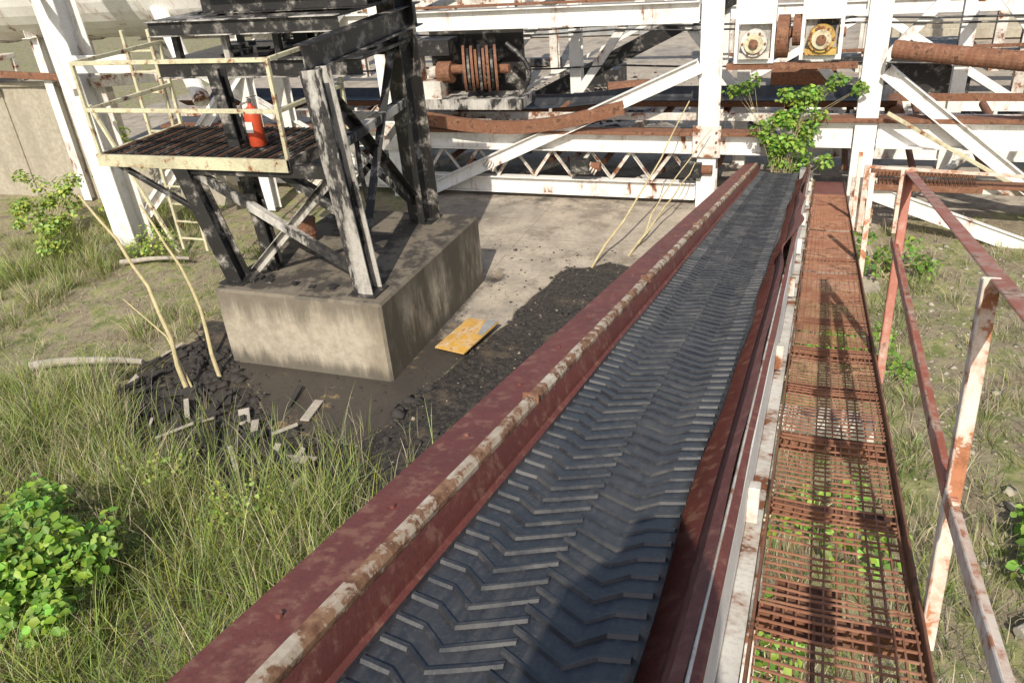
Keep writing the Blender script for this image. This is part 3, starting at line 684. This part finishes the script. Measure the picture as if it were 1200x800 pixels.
b.box((-20.1,13.6,3.28),(-17.6,14.2,3.38),WHITE2);b.box((-20.1,14.1,2.75),(-20.0,14.2,3.3),WHITE2);b.box((-17.7,14.1,2.75),(-17.6,14.2,3.3),WHITE2)
b.cyl((-18.4,13.6,2.98),(-18.2,13.6,2.98),0.14,YELM,16);b.beam((-20.5,13.8,3.1),(-16.0,13.8,2.9),.1,.14,RUST)
b.done(0.006)
# ---------------------------------------------------------------- gantry truss across the background
gt=empty("white_gantry_truss")
b=B("front_frame");yf=15.5
for xx in (-8.7,-2.03,0.70,7.0): b.ibeam((xx,yf,-.1),(xx,yf,6.5),0.36,0.34,0.025,WHITE,(0,1,0))
def W(x,z,dy=0): return (x,yf+dy,z)
b.ibeam(W(-15,0.28),W(-2.24,0.28),0.22,0.34,0.02,WHITE);b.ibeam(W(-15,1.22,-.02),W(-1.05,1.22,-.02),0.24,0.36,0.025,WHITE)
b.beam(W(-15,1.435,-.05),W(-1.0,1.435,-.05),0.34,0.06,RUST)
b.ibeam(W(-15,3.58,-.05),W(-2.25,3.58,-.05),0.26,0.36,0.02,WHITE);b.ibeam(W(-1.8,3.98,0.1),W(9,3.98,0.1),0.2,0.30,0.02,WHITE2)
b.beam(W(-9,3.83,-.1),W(-2.3,3.83,-.1),0.1,0.04,RUST)
b.cyl(W(-9.5,4.35,.35),W(-2.2,4.28,.35),0.30,WALLC,24)
b.ibeam(W(-0.15,1.45,-.05),W(0.5,1.45,-.05),0.3,0.45,0.025,WHITE);b.ibeam(W(0.9,1.45,-.05),W(9,1.45,-.05),0.3,0.45,0.025,WHITE)
b.beam(W(-0.18,1.72,-.08),W(9,1.72,-.08),0.32,0.07,RUST)
b.ibeam(W(-8.25,0.02,-.2),W(-2.2,2.68,-.2),0.18,0.26,0.018,WHITE);b.ibeam(W(0.9,2.55,-.2),W(4.2,-.05,-.2),0.18,0.24,0.018,WHITE)
b.ibeam(W(-14.5,3.3,-.2),W(-8.9,0.3,-.2),0.18,0.24,0.018,WHITE);b.ibeam(W(-11.0,0.1,-.25),W(-8.9,1.9,-.25),0.14,0.18,0.014,WHITE2)
for k in range(15):
    x0=-14.6+k*0.82
    b.angle(W(x0,0.46),W(x0+.41,1.02),0.06,0.01,WHITE2);b.angle(W(x0+.82,0.46),W(x0+.41,1.02),0.06,0.01,WHITE2)
for xx in (-8.7,-2.03):
    b.box((xx-.26,yf-.23,1.0),(xx+.26,yf-.205,1.6),WHITE2)
    for dx in(-.18,.18):
        for dz in(1.12,1.3,1.48): b.cyl((xx+dx,yf-.26,dz),(xx+dx,yf-.23,dz),.022,RUST,8)
b.beam(W(1.0,0.55,-.1),W(5,0.5,-.1),0.12,0.16,WHITE2);b.beam(W(0.9,0.85,-.9),W(3.6,0.85,-.9),0.3,0.05,RUST);b.ibeam(W(0.8,0.80,-1.2),W(3.4,-.05,-1.4),0.1,0.26,0.014,WHITE)
b.beam(W(0.55,0.5,-1.0),W(0.95,0.5,-1.0),0.06,0.9,WHITE2);b.beam(W(1.0,1.9,-.4),W(3.9,0.3,-.6),0.06,0.06,CREAM)
b.beam(W(0.75,1.25,-1.3),W(0.75,.1,-1.3),.08,.08,RAILWH,(0,1,0));b.beam(W(1.3,1.2,-1.3),W(1.3,.1,-1.3),.07,.07,RAILWH,(0,1,0));b.beam(W(0.75,1.22,-1.25),W(3.6,1.1,-1.25),.05,.05,RAILWH)
for k in range(26): b.box((0.92+k*.06,14.2,.90),(0.93+k*.06,15.0,.925),RUST)
b.box((0.88,14.17,.84),(2.5,14.2,.94),RUST);b.box((0.88,15.0,.84),(2.5,15.03,.94),RUST)
b.done(0.006,gt)
b=B("rear_frame");yf=18.3
for xx in(-10.3,-5.4,-1.7,2.4,6.4): b.ibeam((xx,yf,-.1),(xx,yf,6.5),0.26,0.26,0.02,WHITE,(0,1,0))
b.ibeam(W(-15,0.35),W(9,0.35),0.2,0.3,0.02,WHITE);b.ibeam(W(-15,1.35),W(9,1.35),0.2,0.3,0.02,WHITE);b.ibeam(W(-15,4.1),W(9,4.1),0.2,0.3,0.02,WHITE)
for x0,z0,x1,z1 in[(-10.3,3.9,-7.9,1.5),(-5.4,3.9,-7.9,1.5),(-5.4,1.5,-3.6,3.9),(-1.7,1.5,-3.6,3.9),(-1.7,3.8,0.4,1.5),(2.4,3.9,4.5,1.5),(6.4,3.9,4.5,1.5),(2.4,3.9,.4,1.5)]:
    b.beam(W(x0,z0,-.16),W(x1,z1,-.16),0.1,0.18,WHITE)
for k in range(9):
    x0=-14+k*2.6;b.beam((x0,15.7,1.25),(x0,18.2,1.25),0.14,0.2,WHITE2);b.beam((x0,15.7,0.3),(x0+1.2,18.2,0.3),0.1,0.1,WHITE2)
    b.beam((x0+.6,15.75,3.6),(x0+1.6,18.2,4.05),0.12,0.14,WHITE2)
b.box((-15,16.0,0.95),(-2.3,17.6,0.97),BLKWHT)
# cables and conduits
for zc,yc in((2.95,18.05),(3.05,18.05),(2.2,18.1)):
    b.tube([Vector((-14+i*1.6,yc,zc-.08*math.sin(i*2.1)**2)) for i in range(14)],0.022,BLACK,6)
b.done(0.006,gt)
# second line of plant further back
rs=empty("rear_process_structure");b=B("steelwork")
for xx in(-17,-13,-9.2,-3.2,0.9,4.6,9.5):
    b.ibeam((xx,24.5,-.1),(xx,24.5,7),0.28,0.28,0.02,WHITE if int(xx)%2 else WHITE2,(0,1,0))
    b.ibeam((xx,28.5,-.1),(xx,28.5,7),0.28,0.28,0.02,WHITE2,(0,1,0))
b.ibeam((-18,24.5,3.0),(-8.9,24.5,3.0),.2,.35,.02,WHITE2);b.ibeam((-3.3,24.5,2.4),(11,24.5,2.4),.2,.35,.02,WHITE)
b.ibeam((-18,28.5,2.6),(11,28.5,2.6),.2,.3,.02,WHITE2)
b.beam((-3.1,24.3,0.1),(.8,24.3,2.3),.1,.2,WHITE);b.beam((4.5,24.3,0.1),(1.0,24.3,2.3),.1,.2,WHITE);b.beam((-13,24.3,0.1),(-9.3,24.3,2.9),.1,.2,WHITE)
b.beam((-3.2,24.6,1.0),(9.5,24.6,1.25),.5,.22,BLACK);b.beam((-3.2,24.3,1.3),(9.5,24.3,1.5),.06,.08,RUST)
b.box((1.5,25.2,0),(3.6,26.6,1.3),BLACK);b.box((5.2,26,0),(7.4,27,.8),RUST);b.cyl((-1.6,26,.5),(.2,26,.5),.5,RUST,22)
b.box((-8.4,26.4,0),(-6.4,27.6,.55),BLACK);b.cyl((-6.2,24.2,.3),(-5.0,24.6,.3),.3,RUST,18);b.beam((-8.8,22.2,.2),(-5.2,22.9,.25),.25,.2,RUST)
b.done(.006,rs)
rubble("coal_spill",2600,lambda n:(rng.normal(-7.2,1.3,n),rng.normal(24.0,1.6,n)),0.03,0.22,STONE)
rubble("coal_spill",1600,lambda n:(rng.normal(2.5,2.0,n),rng.normal(22.0,1.2,n)),0.03,0.2,STONE)
cc=empty("cross_belt_conveyor")
b=B("belt")
n=60;vs=[];fs=[];XE=1.2
for k in range(n+1):
    xx=-15+(XE+15)*k/n;sag=-0.18*math.sin(math.pi*((xx+8.4)/4.6)) if -8.4<xx<-3.8 else 0
    for yy_,zz_ in((16.1,1.78),(16.35,1.62),(17.2,1.62),(17.45,1.78)): vs.append((xx,yy_,zz_+sag+0.1))
for k in range(n):
    for i in range(3):
        q=k*4+i;fs.append((q,q+1,q+5,q+4))
b.raw(vs,fs,RUBBER);vs2=[(v[0],v[1],v[2]-0.02) for v in vs];b.raw(vs2,fs,RUST)
b.cyl((XE,16.2,1.6),(XE,17.35,1.6),.16,RUST,20);b.done(0,cc)
b=B("idlers_and_pulleys")
for k in range(20):
    xx=-14.5+k*1.15;b.cyl((xx,16.2,1.55),(xx,17.3,1.55),0.07,RUST,12);b.beam((xx,15.95,1.5),(xx,15.95,1.75),0.06,0.05,WHITE2,(0,1,0));b.cyl((xx,15.8,0.72),(xx,17.3,0.72),0.06,RUST,12)
b.beam((-15,15.9,1.62),(9,15.9,1.62),.06,.14,WHITE2);b.beam((-15,17.55,1.62),(9,17.55,1.62),.06,.14,RUST)
for sx in(-6.6,-4.4):
    for t_ in range(5): b.cyl((sx+t_*.05,15.3,0.80-t_*.03),(sx+t_*.05+.025,15.3,0.785-t_*.03),0.10,WHITE2,14)
    b.box((sx+1.9,15.2,.62),(sx+2.3,15.4,.9),BLACK);b.cyl((sx+2.3,15.3,.76),(sx+2.5,15.3,.76),.09,RUST,14)
b.done(0.003,cc)
dr=empty("drive_pulley_assembly")
b=B("drums")
cxd,cyd,czd=-7.0,15.6,2.62
for k in range(9):
    o=0.0+k*.085;b.cyl((cxd+o,cyd,czd),(cxd+o+.05,cyd+.02,czd),(.46,.40,.45,.38)[k%4],(RUST,BLACK,RUST)[k%3],28)
b.cyl((cxd-.5,cyd,czd),(cxd+1.0,cyd,czd),0.09,RUST,14);b.cyl((cxd-.55,cyd,czd-.05),(cxd-.25,cyd,czd-.05),0.22,RUST,18);b.cyl((cxd-.75,cyd,czd-.05),(cxd-.55,cyd,czd-.05),0.12,WHITE2,18)
for k in range(20):
    an=k*math.pi/10;b.cyl((cxd+.62,cyd+.36*math.cos(an),czd+.36*math.sin(an)),(cxd+.66,cyd+.36*math.cos(an),czd+.36*math.sin(an)),.03,BLACK,8)
b.done(0.004,dr)
b=B("housing");b.box((cxd-.9,cyd-.3,czd-.75),(cxd+1.3,cyd+.6,czd-.55),BLKWHT);b.box((cxd-1.0,cyd+.62,czd-.6),(cxd+1.1,cyd+.68,czd+.7),BLACK)
b.box((cxd-.95,cyd-.25,czd-.55),(cxd-.45,cyd+.1,czd-.2),WHITE2);b.box((cxd-.9,cyd-.2,czd+.3),(cxd-.2,cyd+.3,czd+.6),BLACK)
b.beam((cxd-.95,cyd-.1,czd-.5),(cxd-.95,cyd-.1,czd+.5),.1,.4,WHITE2,(0,1,0));b.tube(curve_pts((cxd+1.0,cyd-.1,czd+.5),(cxd+1.2,cyd-.1,czd-.5),(0.35,0,0),6),0.05,BLACK,8);b.done(0.004,dr)
be=empty("bearing_and_drum_assembly")
b=B("bearings")
for bx,mm,bz in((-1.28,WHITE2,3.05),(-0.18,YELM,3.10)):
    b.box((bx-.28,15.35,bz-.36),(bx+.28,15.55,bz-.28),WHITE);b.box((bx-.28,15.35,bz+.30),(bx+.28,15.55,bz+.7),WHITE)
    b.box((bx-.34,15.35,bz-.36),(bx-.28,15.55,bz+.7),WHITE);b.box((bx+.28,15.35,bz-.36),(bx+.34,15.55,bz+.7),WHITE)
    b.box((bx-.27,15.5,bz-.27),(bx+.27,15.54,bz+.29),BLKWHT)
    b.cyl((bx,15.42,bz),(bx,15.20,bz),0.22,mm,26);b.cyl((bx,15.20,bz),(bx,15.15,bz),0.16,CREAM,22);b.cyl((bx,15.15,bz),(bx,15.11,bz),0.08,RUST,16)
    b.box((bx-.26,15.25,bz-.27),(bx+.26,15.45,bz-.17),mm)
    for k in range(6):
        an=k*math.pi/3;b.cyl((bx+.19*math.cos(an),15.2,bz+.19*math.sin(an)),(bx+.19*math.cos(an),15.17,bz+.19*math.sin(an)),.02,RUST,8)
b.cyl((-0.92,15.6,3.10),(-0.72,15.6,3.10),0.36,RUST,28);b.cyl((-0.66,15.6,3.2),(-0.52,15.6,3.2),0.26,RUST,28);b.cyl((-1.0,15.6,3.15),(0.2,15.6,3.15),0.08,RUST,14)
b.beam((-1.75,15.45,2.63),(.45,15.45,2.63),.14,.10,RUST)
b.done(0.004,be)
rp=B("rusty_flexible_pipe");P=curve_pts((0.95,15.0,2.95),(4.6,13.9,2.75),(0,0,-.02),90)
for k in range(90): rp.cyl(P[k],P[k+1],0.150 if k%2 else 0.144,RUST,18,0.144 if k%2 else 0.150)
rp.done(0)
rp=B("rusty_curved_strap");P=curve_pts((-8.0,15.2,1.75),(-3.6,15.25,1.95),(0,0,-.30),24)
for k in range(24): rp.beam(P[k],P[k+1],0.16,0.24,RUST)
rp.done(0.002)
ic=B("inclined_chute_conveyor");ic.chan((-7.2,19.3,1.0),(-1.9,19.0,3.5),.5,.34,.03,BLACK);ic.beam((-7.2,19.6,1.35),(-1.9,19.3,3.85),0.06,.08,WHITE);ic.beam((-7.1,19.0,.8),(-5,19.0,0),.12,.12,WHITE);ic.beam((-2.2,19.0,3.2),(-2.2,19.0,0),.16,.16,WHITE);ic.done(.004)
for nm,lo,hi,mm in[("steel_channel_stack",(-16,37,0),(-7.5,37.5,.5),GREYP),("steel_channel_stack",(-14,30,0),(-9.5,30.3,.3),BLACK),("concrete_barrier",(2,34,0),(16,34.5,.7),WALLC)]:
    q=B(nm);q.box(lo,hi,mm);q.box((lo[0]+.3,lo[1]-.15,0.05),(hi[0]-.5,lo[1]-.01,hi[2]*.6),mm);q.done(.02)
# added unseen blocker behind the viewpoint, silhouette cut to throw the near-belt shadow
hd=empty("shadow_blocker",MC)
b=B("blocker_body")
pf=[(-0.27,-1.25),(-0.22,-0.35),(-0.12,-0.02),(0.02,0.10),(0.08,0.24),(0.24,0.26),(0.30,0.10),(0.34,-0.05),(0.36,-1.25)]
n=len(pf);vs=[(q[0],y_,q[1]) for y_ in(-0.55,-0.85) for q in pf]
b.raw(vs,[tuple(range(n)),tuple(reversed(range(n,2*n)))]+[(i,n+i,n+(i+1)%n,(i+1)%n) for i in range(n)],GREYP)
b.box((-0.2,-0.549,-1.1),(0.28,-0.53,-0.35),GREYP);b.cyl((0.22,-0.53,-0.7),(0.22,-0.50,-0.7),0.03,BLACK,12)
for q in(-0.2,0.28): b.box((q,-0.75,-1.62),(q+.05,-0.7,-1.25),WHITE2)
b.done(0.01,hd)
